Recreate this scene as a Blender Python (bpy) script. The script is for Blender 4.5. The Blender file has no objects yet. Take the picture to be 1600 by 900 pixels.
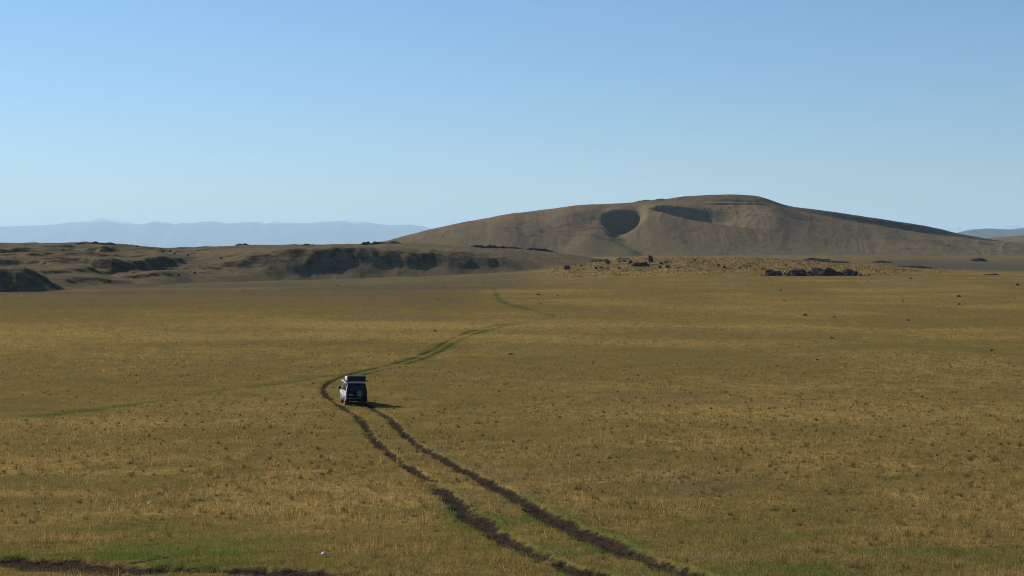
import bpy, bmesh, math, random
import numpy as np
from mathutils import Vector, Matrix

C = bpy.context.scene.collection
S = bpy.context.scene
R = math.radians
rng = np.random.default_rng(7)
random.seed(7)

# ------------------------------------------------------------------ camera, sky, sun, exposure
CZ = 13.0                     # height of the eye above the ground at the vehicle
K = 2222.0                    # focal length in 1600-wide pixels
HZ = 400.0                    # row of the true horizon
cam = bpy.data.cameras.new('camera'); co = bpy.data.objects.new('camera', cam); C.objects.link(co)
co.location = (0, 0, CZ); co.rotation_euler = (R(90), 0, 0)
cam.sensor_width = 36; cam.lens = 36 * K / 1600; cam.shift_y = -(450 - HZ) / 1600
cam.clip_start = 0.2; cam.clip_end = 200000
S.camera = co

SUN_AZ, SUN_EL = -51.0, 28.5  # degrees, azimuth measured from straight ahead, left is negative
w = bpy.data.worlds.new('World'); S.world = w; w.use_nodes = True
nt = w.node_tree; nt.nodes.clear()
sky = nt.nodes.new('ShaderNodeTexSky'); sky.sky_type = 'NISHITA'; sky.sun_disc = False
sky.sun_elevation = R(SUN_EL); sky.sun_rotation = R(SUN_AZ)
sky.altitude = 2000; sky.air_density = 1.5; sky.dust_density = 0.2; sky.ozone_density = 8.0
bg = nt.nodes.new('ShaderNodeBackground'); bg.inputs[1].default_value = 0.064
out = nt.nodes.new('ShaderNodeOutputWorld')
nt.links.new(sky.outputs[0], bg.inputs[0]); nt.links.new(bg.outputs[0], out.inputs[0])

sl = bpy.data.lights.new('sun', 'SUN'); sl.energy = 4.6; sl.angle = R(0.53); sl.color = (1.0, 0.93, 0.82)
so = bpy.data.objects.new('sun', sl); C.objects.link(so)
sd = Vector((math.sin(R(SUN_AZ)) * math.cos(R(SUN_EL)), math.cos(R(SUN_AZ)) * math.cos(R(SUN_EL)), math.sin(R(SUN_EL))))
so.rotation_euler = (-sd).to_track_quat('-Z', 'Y').to_euler()
so.location = (-200, 100, 300)

S.view_settings.view_transform = 'Standard'; S.view_settings.look = 'None'
S.view_settings.exposure = 0.75; S.view_settings.gamma = 1.0; S.view_settings.use_curve_mapping = False
S.render.engine = 'CYCLES'
S.cycles.use_denoising = True; S.cycles.denoising_prefilter = 'ACCURATE'; S.cycles.filter_width = 1.1
S.cycles.max_bounces = 5; S.cycles.diffuse_bounces = 2; S.cycles.transmission_bounces = 3
S.cycles.volume_bounces = 1; S.cycles.transparent_max_bounces = 6

# ------------------------------------------------------------------ helpers
def hash2(ix, iy, seed):
    h = (ix.astype(np.int64) * 374761393 + iy.astype(np.int64) * 668265263 + seed * 1442695041) & 0xffffffff
    h = ((h ^ (h >> 13)) * 1274126177) & 0xffffffff
    h = (h ^ (h >> 16)) & 0xffffffff
    h = (h * 2246822519) & 0xffffffff
    return ((h ^ (h >> 15)) & 0xffffff).astype(np.float64) / 0xffffff

def vnoise(x, y, seed=0):
    ix, iy = np.floor(x), np.floor(y); fx, fy = x - ix, y - iy
    fx = fx * fx * fx * (fx * (fx * 6 - 15) + 10); fy = fy * fy * fy * (fy * (fy * 6 - 15) + 10)
    a, b = hash2(ix, iy, seed), hash2(ix + 1, iy, seed)
    c, d = hash2(ix, iy + 1, seed), hash2(ix + 1, iy + 1, seed)
    return (a + (b - a) * fx + (c - a) * fy + (a - b - c + d) * fx * fy) * 2 - 1

def fbm(x, y, seed=0, octaves=4, gain=0.5):
    s, a, n = 0.0, 1.0, 0.0
    ca, sa = math.cos(0.6), math.sin(0.6)
    for i in range(octaves):
        s = s + a * vnoise(x, y, seed + i * 17); n += a; a *= gain
        x, y = (x * ca - y * sa) * 2.03 + 3.7, (x * sa + y * ca) * 2.03 - 1.3
    return s / n

def ridged(x, y, seed=0, octaves=4):
    s, a, n = 0.0, 1.0, 0.0
    for i in range(octaves):
        s = s + a * (1 - np.abs(vnoise(x, y, seed + i * 13)) * 2); n += a; a *= 0.5
        x, y = x * 2.07 + 1.7, y * 2.07 - 2.1
    return s / n

def sst(a, b, x):
    t = np.clip((x - a) / (b - a), 0, 1); return t * t * (3 - 2 * t)

def blur(A, s, axis):
    r = int(3 * s) + 1; k = np.exp(-0.5 * (np.arange(-r, r + 1) / s) ** 2); k /= k.sum()
    P = np.pad(A, [(r, r) if i == axis else (0, 0) for i in range(2)], mode='edge')
    o = np.zeros_like(A); n = A.shape[axis]
    for i, kk in enumerate(k):
        o += kk * (P[i:i + n, :] if axis == 0 else P[:, i:i + n])
    return o

def bilerp(A, xs0, dx, ys0, dy, x, y):
    u = np.clip((x - xs0) / dx, 0, A.shape[0] - 1.001); v = np.clip((y - ys0) / dy, 0, A.shape[1] - 1.001)
    i, j = u.astype(int), v.astype(int); fu, fv = u - i, v - j
    return (A[i, j] * (1 - fu) + A[i + 1, j] * fu) * (1 - fv) + (A[i, j + 1] * (1 - fu) + A[i + 1, j + 1] * fu) * fv

def mesh_np(name, verts, faces, mat, smooth=True, attrs=None, parent=None):
    me = bpy.data.meshes.new(name)
    verts = np.asarray(verts, np.float32); faces = np.asarray(faces, np.int32)
    nv, (nf, k) = len(verts), faces.shape
    me.vertices.add(nv); me.vertices.foreach_set('co', verts.ravel())
    me.loops.add(nf * k); me.loops.foreach_set('vertex_index', faces.ravel())
    me.polygons.add(nf); me.polygons.foreach_set('loop_start', np.arange(0, nf * k, k, dtype=np.int32))
    try: me.polygons.foreach_set('loop_total', np.full(nf, k, np.int32))
    except Exception: pass
    me.polygons.foreach_set('use_smooth', np.full(nf, smooth, bool))
    for an, (dom, typ, data) in (attrs or {}).items():
        at_ = me.attributes.new(an, typ, dom)
        at_.data.foreach_set('color' if 'COLOR' in typ else 'value', np.asarray(data, np.float32).ravel())
    me.update(); me.validate()
    me.materials.append(mat)
    o = bpy.data.objects.new(name, me); C.objects.link(o)
    if parent: o.parent = parent
    return o

def grid_faces(n, m):
    i = np.arange(n - 1)[:, None] * m + np.arange(m - 1)[None, :]
    return np.stack([i, i + m, i + m + 1, i + 1], -1).reshape(-1, 4)

def tag(o, label=None, cat=None, group=None, kind=None):
    if label: o['label'] = label
    if cat: o['category'] = cat
    if group: o['group'] = group
    if kind: o['kind'] = kind
    return o

class NB:                     # tiny node builder
    def __init__(s, name):
        s.m = bpy.data.materials.new(name); s.m.use_nodes = True; s.t = s.m.node_tree; s.t.nodes.clear()
        s.o = s.t.nodes.new('ShaderNodeOutputMaterial'); s._g = None
    def n(s, typ, ins=None, **kw):
        nd = s.t.nodes.new('ShaderNode' + typ)
        for k, v in kw.items(): setattr(nd, k, v)
        for k, v in (ins or {}).items(): s.set(nd.inputs[k], v)
        return nd
    def set(s, sock, v):
        if isinstance(v, bpy.types.NodeSocket): s.t.links.new(v, sock)
        elif isinstance(v, (tuple, list)) and len(v) == 3 and sock.type == 'RGBA': sock.default_value = (*v, 1)
        else: sock.default_value = v
    def obj(s):
        if s._g is None: s._g = s.n('TexCoord').outputs['Object']
        return s._g
    def noise(s, scale, detail=4, rough=0.55, stretch=None, dist=0.0):
        v = s.obj()
        if stretch:
            v = s.n('Mapping', {'Vector': v, 'Scale': stretch}).outputs[0]
        return s.n('TexNoise', {'Vector': v, 'Scale': scale, 'Detail': detail, 'Roughness': rough, 'Distortion': dist}).outputs[0]
    def attr(s, name): return s.n('Attribute', attribute_name=name).outputs['Fac']
    def attrc(s, name): return s.n('Attribute', attribute_name=name).outputs['Color']
    def ramp(s, f, a, b, lo=0.0, hi=1.0):
        return s.n('MapRange', {0: f, 1: a, 2: b, 3: lo, 4: hi}, interpolation_type='SMOOTHSTEP').outputs[0]
    def mix(s, f, a, b, bt='MIX'):
        nd = s.t.nodes.new('ShaderNodeMix'); nd.data_type = 'RGBA'; nd.blend_type = bt; nd.clamp_factor = True
        s.set(nd.inputs[0], f); s.set(nd.inputs[6], a); s.set(nd.inputs[7], b); return nd.outputs[2]
    def math(s, op, a, b=0.0):
        nd = s.t.nodes.new('ShaderNodeMath'); nd.operation = op; s.set(nd.inputs[0], a); s.set(nd.inputs[1], b); return nd.outputs[0]
    def done(s, sh): s.t.links.new(sh, s.o.inputs['Surface']); return s.m
    def pbr(s, col, rough=0.8, metal=0.0, normal=None, spec=0.3, **kw):
        b = s.n('BsdfPrincipled', {'Base Color': col, 'Roughness': rough, 'Metallic': metal, 'Specular IOR Level': spec})
        for k, v in kw.items(): s.set(b.inputs[k], v)
        if normal is not None: s.t.links.new(normal, b.inputs['Normal'])
        return s.done(b.outputs[0])
    def bump(s, h, dist, strength=1.0):
        return s.n('Bump', {'Height': h, 'Distance': dist, 'Strength': strength}).outputs[0]

# ------------------------------------------------------------------ the lie of the land (heights relative to the eye)
PY = [-3000, -200, -20, 0, 8, 20, 30, 40, 50, 64, 78, 100, 120, 150, 200, 300, 400, 500]
PZ = [20, 14, 1.0, -1.6, -3.4, -5.7, -6.95, -8.15, -9.2, -10.05, -10.75, -12.0, -12.9, -13.4, -13.6, -13.6, -13.7, -13.6]
_yy = np.arange(-3000, 520, 0.5); _zz = np.interp(_yy, PY, PZ)
_k = np.exp(-0.5 * (np.arange(-30, 31) / 9.0) ** 2); _k /= _k.sum()
_zs = np.convolve(np.pad(_zz, 30, mode='edge'), _k, 'valid')

TPX = [-400, 0, 300, 500, 700, 850, 930, 1000, 1200, 1340, 1450, 1600, 2000]
TY = [480, 520, 600, 700, 770, 850, 920, 1000, 1300, 1700, 2100, 2600, 4000, 9000]
TZ = {
 -400: [-13.6, -13.6, -16.2, -16.8, -16.7, -16.5, -16.3, -16, -14, -12, -11, -10, -20, -60],
 0:    [-13.6, -13.6, -16.2, -16.8, -16.7, -16.5, -16.3, -16, -14, -12, -11, -10, -20, -60],
 300:  [-13.6, -13.6, -16.0, -16.8, -16.7, -16.5, -16.2, -16, -14, -12, -10, -10, -20, -60],
 500:  [-13.6, -13.4, -13.0, -15.8, -16.2, -16.0, -15.8, -15.5, -14, -12, -8, -8, -20, -60],
 700:  [-13.6, -13.4, -12.5, -11.7, -13.2, -14.5, -14.3, -13.5, -13, -10, -5, -5, -20, -60],
 850:  [-13.6, -13.2, -12.3, -11.7, -11.2, -10.3, -10.1, -10, -8, -6, 0, 0, -20, -60],
 930:  [-13.6, -13.2, -12.2, -11.3, -9.0, -5.2, -4.2, -5, -7, -6, 0, 0, -20, -60],
 1000: [-13.6, -13.2, -12.2, -11.0, -7.2, -3.0, -1.8, -2.4, -6, -5, 0, 2, -20, -60],
 1200: [-13.6, -13.1, -11.8, -10.2, -6.6, -3.4, -2.2, -2.8, -5, -3.5, 2, 4, -20, -60],
 1340: [-13.6, -13.1, -11.8, -9.8, -8.4, -7.0, -6.6, -6.5, -5, -3, 2, 4, -20, -60],
 1450: [-13.6, -13.1, -11.8, -9.8, -9.4, -9.0, -9.0, -9.0, -6.5, -3, 1, 3, -20, -60],
 1600: [-13.6, -13.1, -11.8, -10.0, -10.4, -10.8, -10.8, -10.5, -8, -4, 1, 3, -20, -60],
 2000: [-13.6, -13.1, -11.8, -10.0, -10.4, -10.8, -10.8, -10.5, -8, -4, 1, 3, -20, -60]}
_px = np.arange(-400, 2001, 10.0); _ty = np.arange(480, 9001, 10.0)
_rows = np.array([np.interp(_ty, TY, TZ[p]) for p in TPX])
FAR = np.array([np.interp(_px, TPX, _rows[:, j]) for j in range(len(_ty))]).T
FAR = blur(blur(FAR, 3.0, 0), 2.2, 1)

def rise_mask(px, Y):
    return sst(845, 930, px) * (1 - sst(1230, 1520, px)) * sst(690, 790, Y) * (1 - sst(1000, 1150, Y))

def base_zr(X, Y):
    px = 800 + K * X / np.maximum(Y, 25)
    near = np.interp(Y, _yy[:len(_zs)], _zs)
    far = bilerp(FAR, -400, 10.0, 480, 10.0, px, Y)
    t = sst(470, 520, Y)
    z = near * (1 - t) + far * t
    far_amp = sst(60, 200, Y)
    z = z + far_amp * 0.22 * fbm(X / 45, Y / 45, 11, 3)
    z = z + rise_mask(px, Y) * (1.3 * fbm(X / 14, Y / 14, 21, 4) + 0.5 * ridged(X / 5, Y / 5, 22, 2))
    z = np.where(Y > 9000, -60 - (Y - 9000) * 0.002, z)
    return z

def at(px, py):
    """point of the bare ground that the sight line through a pixel meets"""
    Y = np.geomspace(28, 2500, 5000); X = (px - 800) / K * Y
    hit = np.nonzero(base_zr(X, Y) >= (HZ - py) / K * Y)[0]
    i = hit[0] if len(hit) else -1
    return float(X[i]), float(Y[i])

LEFT = [(547,643),(564,649),(572,665),(578,684),(597,699),(616,715),(641,731),(669,749),(691,763),(703,777),(722,793),(741,809),(762,824),(791,843),(828,862),(862,876),(903,890),(937,902)]
RIGHT = [(586,641),(603,646),(616,659),(628,674),(644,692),(672,706),(703,723),(734,741),(769,756),(794,770),(819,784),(850,802),(881,821),(919,835),(953,849),(981,862),(1000,871),(1037,880),(1086,899)]
LEFT2 = [(547,643),(534,637),(525,629),(518,625),(510,620),(505,613),(504.5,607),(508,601),(515,596),(524,592),(536,587),(552,583.5),(565,580),(580,576.5),(598,572.5),(618,568),(640,561),(656,556),(674,548),(690,538),(702,531),(714,524.4),(730,519),(748,513),(776,508),(800,505.6),(830,502.5)]
RIGHT2 = [(586,641),(578,636),(566,628),(556,620),(550,612),(547,604),(548,598),(553,592),(560,588),(568,585),(585,581.5),(600,577.5),(620,573),(650,564),(676,556),(690,548),(704,540),(720,529),(736,523),(760,516),(780,511),(800,508),(830,503)]
FARTRACK = [(830,503),(850,499),(868,495.5),(872,494),(854,491.5),(836,484),(800,478),(786,473),(774,468),(776,460),(779,455),(760,447.5),(748,444.5)]
SIDETRACK = [(60,650),(140,640),(196,634),(259,625),(294,618),(332,611),(413,602),(469,597),(515,587)]
MUDBANK = [(-60,874),(0,877),(50,878),(90,881),(150,888),(200,888),(250,889),(312,890),(406,889),(470,893),(505,902)]
MUDSPUR = [(215,876),(250,870),(297,864),(330,864)]
ruts = {}
for nm, pts in dict(left=LEFT, right=RIGHT, left2=LEFT2, right2=RIGHT2, fartrack=FARTRACK, side=SIDETRACK, bank=MUDBANK, spur=MUDSPUR).items():
    P = np.array([at(*p) for p in pts])
    if nm in ('left', 'right'):                       # carry on a little past the picture's lower edge
        P = np.vstack([P, P[-1] + (P[-1] - P[-3]) * 2.5])
    Q = P.copy(); Q[1:-1] = 0.25 * P[:-2] + 0.5 * P[1:-1] + 0.25 * P[2:]
    ruts[nm] = Q

def pdist(P, X, Y):
    d = np.full(X.shape, 1e9)
    for a, b in zip(P[:-1], P[1:]):
        ab = b - a; L2 = max(ab @ ab, 1e-9)
        t = np.clip(((X - a[0]) * ab[0] + (Y - a[1]) * ab[1]) / L2, 0, 1)
        d = np.minimum(d, np.hypot(X - a[0] - t * ab[0], Y - a[1] - t * ab[1]))
    return d

BLOBS = [(250,866,2.2,0.9,1.1),(60,868,3.2,0.6,.9),(330,880,1.5,.4,.7),(1430,862,4.5,3.0,.5),(1300,840,4,2.2,.35),(100,830,5,2.5,.35),(60,770,4,3,.25),
         (860,830,1.2,1.2,.5),(1150,800,5,4,.2),(370,722,2,1.6,.4),(1350,545,55,9,.55),(1250,556,40,9,.4),(230,632,22,7,.25),(410,606,18,7,.4),(480,602,6,5,.6),
         (1000,860,2,2,.5),(700,800,1.6,2.5,.4),(1480,885,9,3,.5),(1200,880,5,3,.35),(90,850,5,2.5,.35),(330,845,4,2,.2)]
BL = [(*at(b[0], b[1]), *b[2:]) for b in BLOBS]
GOLDS = [(150,520,60,25,.6),(600,510,40,22,.6),(1000,535,45,18,.35),(1300,650,22,10,.4),(700,660,8,8,.4),(200,660,14,7,.5),(440,790,2.6,2.2,.6),(620,770,1.5,2,.4),(1080,690,9,6,.3),(1380,600,25,10,.4),(850,470,30,30,.3)]
GL = [(*at(b[0], b[1]), *b[2:]) for b in GOLDS]

def cover(X, Y):
    """land cover: bare mud, fresh green, golden straw, grey tone of the far flats (0..1 each), and the depth of the wheel ruts"""
    n = np.zeros(X.shape)
    mud, green, gold, grey, cut = n.copy(), n.copy(), n.copy(), n.copy(), n.copy()
    px = 800 + K * X / np.maximum(Y, 25)
    near = (Y > 20) & (Y < 560) & (np.abs(X) < 0.55 * Y)
    if near.any():
        x, y = X[near], Y[near]
        j1 = fbm(x / 0.55, y / 0.55, 31, 3); j2 = fbm(x / 2.5, y / 2.5, 32, 2); j3 = fbm(x / 7, y / 7, 33, 2)
        m = np.zeros(x.shape); g = np.zeros(x.shape); c = np.zeros(x.shape)
        for nm, w0, w1, depth, strength in (('left', .42, .32, .15, 1), ('right', .44, .32, .16, 1), ('left2', .30, .27, .10, .85), ('right2', .28, .25, .09, .8),
                                            ('fartrack', .7, .7, .05, .46), ('side', .5, .6, .04, .46)):
            d = pdist(ruts[nm], x, y)
            wd = w0 + (w1 - w0) * sst(40, 120, y)
            if nm == 'left2': wd = wd * (1 + .5 * np.exp(-((y - 150) / 25) ** 2))
            wd = wd * (1 + 0.45 * j2 + 0.35 * j3)
            k = (1 - sst(wd * 0.6, wd * 1.3, d + 0.24 * j1)) * strength
            if nm in ('left', 'right'): k = k * (.35 + .65 * sst(-.62, -.15, fbm(x / 1.1, y / 1.7, 35, 2) + .30 * (nm == 'right') + .12))
            if nm in ('left2', 'right2'): k = k * (1 - 0.25 * sst(190, 320, y)) * (.5 + .5 * sst(-.75, -.2, j3 + .6))
            m = np.maximum(m, k); c = np.maximum(c, k * depth)
            c = c - 0.05 * np.exp(-((d - wd * 1.5) / 0.15) ** 2) * (nm in ('left', 'right'))
            gw = 1.1 if nm in ('left', 'right') else (1.7 if nm in ('left2', 'right2') else 2.6)
            g = np.maximum(g, np.exp(-(d / gw) ** 2) * (np.maximum((0.54 if nm in ('left', 'right') else .8) + 0.55 * j3 + .35 * j2, .68 * sst(230, 280, y))) * {'fartrack': .95, 'side': .85}.get(nm, 1))
        d = pdist(ruts['bank'], x, y); wd = 1.05 + .5 * j2
        k = 1 - sst(wd * .6, wd * 1.2, d + .6 * j1); m = np.maximum(m, k * sst(-.55, -.1, j2 + .35)); c = np.maximum(c, .16 * k)
        d = pdist(ruts['spur'], x, y); k = 1 - sst(.10, .3, d + .22 * j1); m = np.maximum(m, k * .9); c = np.maximum(c, .06 * k)
        mud[near], green[near], cut[near] = m, g, c
    for (bx, by, rx, ry, a) in BL:
        green = np.maximum(green, a * np.exp(-((X - bx) / rx) ** 2 - ((Y - by) / ry) ** 2))
    for (bx, by, rx, ry, a) in GL:
        gold = np.maximum(gold, a * np.exp(-((X - bx) / rx) ** 2 - ((Y - by) / ry) ** 2))
    ff = sst(30, 140, Y)
    sc = 1 + 7 * ff
    p1 = fbm(X / 3.2, Y / 3.2, 41, 4) * (1 - ff) + fbm(X / 26, Y / 20, 42, 4) * ff
    p2 = fbm(X / 9, Y / 9, 43, 3) * (1 - ff) + fbm(X / 70, Y / 38, 44, 4) * ff
    green = np.clip(green + (0.36 * (1 - sst(36, 85, Y)) - .04) + 0.42 * p1 + .22 * p2, 0, 1.2)
    gold = np.clip(0.75 * gold + 0.30 - (0.62 - .22 * ff) * p1 - (.36 - .12 * ff) * p2, 0, 1.2)
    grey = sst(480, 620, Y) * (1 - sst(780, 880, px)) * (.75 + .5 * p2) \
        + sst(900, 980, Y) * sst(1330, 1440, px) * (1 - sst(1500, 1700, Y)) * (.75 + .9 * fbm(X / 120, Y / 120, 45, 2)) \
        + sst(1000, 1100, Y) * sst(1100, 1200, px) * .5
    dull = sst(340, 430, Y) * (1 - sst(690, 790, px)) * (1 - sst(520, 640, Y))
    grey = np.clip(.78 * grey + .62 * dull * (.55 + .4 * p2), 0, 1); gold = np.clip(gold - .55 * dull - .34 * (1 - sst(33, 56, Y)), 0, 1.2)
    return mud, green, gold, grey, cut

def ground_zr(X, Y, cut=None):
    if cut is None: cut = cover(X, Y)[4]
    z = base_zr(X, Y)
    nz = (1 - sst(60, 160, Y))
    z = z + nz * (0.05 * fbm(X / 1.6, Y / 1.6, 51, 3) + 0.02 * fbm(X / .4, Y / .4, 52, 2))
    rough = np.clip(cut / 0.12, 0, 1)
    z = z - cut + rough * 0.05 * fbm(X / .28, Y / .28, 53, 3)
    return z

# ------------------------------------------------------------------ materials of the land
def ground_mat():
    b = NB('dry_meadow')
    fine = b.noise(9, 5, .65); mid = b.noise(1.3, 5, .6); big = b.noise(.16, 6, .62); huge = b.noise(.022, 5, .6)
    streak = b.noise(.5, 6, .68, (1, .55, 1))
    straw = b.mix(b.ramp(mid, .35, .68), (.168, .117, .038), (.262, .180, .060))
    turf = b.mix(b.ramp(big, .35, .65), (.106, .081, .027), (.138, .097, .032))
    gold = b.math('ADD', b.attr('gold'), b.math('MULTIPLY', b.math('SUBTRACT', streak, .5), 1.6))
    col = b.mix(b.ramp(gold, .1, .85), turf, straw)
    col = b.mix(b.ramp(huge, .50, .68, 0, .45), col, (0.1148, 0.0778, 0.0456))
    fresh = b.mix(fine, (0.0430, 0.0588, 0.0137), (0.0813, 0.0995, 0.0251))
    gr = b.math('ADD', b.attr('green'), b.math('MULTIPLY', b.math('SUBTRACT', mid, .5), .7))
    col = b.mix(b.ramp(gr, .42, 1.0, 0, .85), col, fresh)
    dark_tone = b.mix(b.ramp(big, .4, .65), (0.0575, 0.0549, 0.0410), (0.0881, 0.0720, 0.0503))  # darker grey tone for the far flats
    col = b.mix(b.attr('grey'), col, dark_tone)
    col = b.mix(b.ramp(b.attr('rocky'), .2, 1.0, 0, 1), col, b.mix(b.ramp(b.noise(.22, 6, .7), .46, .56), (0.1818, 0.1280, 0.0627), (0.0430, 0.0418, 0.0295)))
    speck = b.ramp(b.noise(.9, 3, .5, (1, .7, 1)), .66, .74, 0, .5)
    col = b.mix(speck, col, (0.0478, 0.0436, 0.0204))
    soil = b.mix(b.ramp(fine, .35, .7), (.017, .013, .0095), (.050, .038, .027))
    col = b.mix(b.ramp(b.math('ADD', b.attr('mud'), b.math('MULTIPLY', b.math('SUBTRACT', b.noise(3.2, 5, .7), .5), 1.5)), .26, .80), col, soil)
    h = b.math('ADD', b.math('MULTIPLY', fine, .25), b.math('ADD', mid, b.math('MULTIPLY', streak, 1.2)))
    return b.pbr(col, .95, normal=b.bump(h, .22, .8), spec=0.0)

def slope_mat(name, cols, dark, scale, bumpd, low=None):
    b = NB(name)
    big = b.noise(.012 * scale, 6, .62, dist=.6); mid = b.noise(.07 * scale, 6, .65); fine = b.noise(.5 * scale, 5, .65)
    col = b.mix(b.ramp(big, .36, .62), cols[0], cols[1])
    col = b.mix(b.ramp(mid, .42, .68, 0, .6), col, cols[2])
    if low:                   # greener pasture on the lower slopes
        z = b.n('SeparateXYZ', {0: b.obj()}).outputs[2]
        col = b.mix(b.ramp(b.math('ADD', z, b.math('MULTIPLY', b.math('SUBTRACT', big, .5), 90)), 22, 78, .75, 0), col, low)
    col = b.mix(b.ramp(b.math('ADD', b.attr('dark_tone'), b.math('MULTIPLY', b.math('SUBTRACT', mid, .5), 1.3)), .3, .75), col, dark)
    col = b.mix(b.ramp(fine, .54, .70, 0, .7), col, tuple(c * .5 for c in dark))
    col = b.mix(b.ramp(b.noise(.21 * scale, 4, .7), .55, .68, 0, .45), col, cols[1])
    h = b.math('ADD', mid, b.math('MULTIPLY', fine, .5))
    return b.pbr(col, .95, normal=b.bump(h, bumpd, .8), spec=0.0)

M_ground = ground_mat()
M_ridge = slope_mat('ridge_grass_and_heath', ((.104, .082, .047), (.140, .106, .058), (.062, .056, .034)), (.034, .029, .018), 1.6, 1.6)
M_hill = slope_mat('hill_pasture', ((.112, .078, .046), (.138, .094, .054), (.088, .078, .036)), (.048, .038, .032), 0.7, 2.6, (.108, .088, .045))
def rock_mat(name, c0, c1):
    b = NB(name); n1 = b.noise(1.2, 6, .65); n2 = b.noise(5, 4, .6)
    col = b.mix(b.ramp(n1, .4, .65), c0, c1)
    col = b.mix(b.ramp(n2, .62, .74, 0, .4), col, (.16, .15, .12))
    return b.pbr(col, .9, normal=b.bump(b.math('ADD', n1, n2), .15, .9), spec=0.0)
M_rock = rock_mat('dark_basalt', (.018, .017, .017), (.050, .046, .040))
M_pale = rock_mat('pale_stone', (.42, .39, .33), (.58, .55, .48))

# ------------------------------------------------------------------ ground sheet, out to the horizon
core = np.arange(-0.50, 0.5001, 0.0014)
side = np.linspace(0.53, math.pi, 46)
ang = np.concatenate([-side[::-1], core, side])
rad = np.concatenate([[0.05, 1, 3, 6, 10, 14, 18, 21, 23.5], np.geomspace(25, 720, 760), np.geomspace(726, 1300, 150), np.geomspace(1320, 80000, 64)])
A_, R_ = np.meshgrid(ang, rad, indexing='ij')
# rows of equal forward distance inside the fan, of equal radius outside it
rr = R_ / np.maximum(np.cos(np.clip(A_, -.7, .7)), .5)
GX, GY = rr * np.sin(A_), rr * np.cos(A_)
fx, fy = GX.ravel(), GY.ravel()
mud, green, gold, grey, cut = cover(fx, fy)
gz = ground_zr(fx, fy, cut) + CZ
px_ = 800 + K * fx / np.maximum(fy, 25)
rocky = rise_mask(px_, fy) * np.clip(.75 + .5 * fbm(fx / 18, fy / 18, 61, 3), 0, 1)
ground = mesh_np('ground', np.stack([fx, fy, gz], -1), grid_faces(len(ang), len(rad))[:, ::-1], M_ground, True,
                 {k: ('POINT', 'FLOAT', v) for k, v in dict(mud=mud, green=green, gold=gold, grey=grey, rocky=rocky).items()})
tag(ground, kind='structure', label='wide plain of dry golden grass with two muddy wheel ruts')

# ------------------------------------------------------------------ the low dark ridge on the left
def field(name, pxs, ys, Z, mat, dark_tone, label):
    P, Y = np.meshgrid(pxs, ys, indexing='ij'); X = (P - 800) / K * Y
    o = mesh_np(name, np.stack([X.ravel(), Y.ravel(), (Z + CZ).ravel()], -1), grid_faces(len(pxs), len(ys))[:, ::-1], mat, True,
                {'dark_tone': ('POINT', 'FLOAT', dark_tone.ravel())})
    return tag(o, kind='structure', label=label)

pxs = np.arange(-420, 1001, 2.0); ys = np.concatenate([np.arange(560, 1400, 2.2), np.arange(1402, 2000, 20)])
P, Y = np.meshgrid(pxs, ys, indexing='ij'); X = (P - 800) / K * Y
foot = np.interp(pxs, [-420, 0, 100, 200, 300, 400, 600, 800, 1000], [640, 660, 690, 740, 860, 910, 960, 990, 1050])[:, None]
crest_y = np.interp(pxs, [-420, -200, 0, 50, 120, 150, 190, 260, 320, 380, 420, 500, 560, 620, 700, 800, 870, 920, 1000],
                    [376, 378, 380, 381, 379, 379.5, 382, 387, 385.5, 384, 384, 384, 383, 381.5, 384, 389, 395, 402, 414])[:, None]
lip_y = np.interp(pxs, [-420, 0, 100, 200, 300, 400, 500, 600, 700, 800, 850, 920, 1000], [388, 389, 388, 391, 396, 393, 391, 391, 394, 403, 411, 422, 430])[:, None]
Yc = 1260.0
run = np.interp(pxs, [-420, 0, 200, 300, 380, 450, 620, 800, 1000], [380, 350, 300, 190, 100, 62, 55, 60, 80])[:, None]
Yl = np.minimum(foot + run, Yc - 60)
zf = bilerp(FAR, -400, 10.0, 480, 10.0, P, np.broadcast_to(foot, P.shape)) - .4
zl = (HZ - lip_y) / K * Yl; zc = (HZ - crest_y) / K * Yc
t1 = np.clip((Y - foot) / (Yl - foot), 0, 1); t2 = np.clip((Y - Yl) / (Yc - Yl), 0, 1); t3 = np.clip((Y - Yc) / 500, 0, 1)
Z = np.where(Y < foot, zf - (foot - Y) * .12, zf + (zl - zf) * (t1 ** 1.2 * (1.6 - .6 * t1)))
Z = np.where(Y > Yl, zl + (zc - zl) * (1 - (1 - t2) ** 1.6), Z)
Z = np.where(Y > Yc, zc - 24 * t3 * t3 * (3 - 2 * t3), Z)
Z = blur(blur(Z, 3, 0), 3, 1)
on = sst(-5, 60, Y - foot) * (1 - sst(-60, 40, Y - Yc) * .9)
left_amp = 1 - sst(250, 420, P)
gul = ridged(X / 90 + .15 * Y / 90, Y / 150, 71, 3)
Z = Z + on * ((1.2 + 1.6 * left_amp) * gul * .8 + (.9 + 1.2 * left_amp) * fbm(X / 32, Y / 26, 72, 4) + .55 * ridged(X / 13, Y / 11, 73, 4))
# terraces on the left slope
q = 5.5; zz = (Z + 16) / q; zz = zz + .9 * fbm(X / 45, Y / 60, 74, 3); ter = (np.floor(zz) + sst(.45, 1.0, zz - np.floor(zz))) * q - 16 - .9 * q * fbm(X / 45, Y / 60, 74, 3)
Z = Z + (ter - Z) * .3 * left_amp * on
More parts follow.
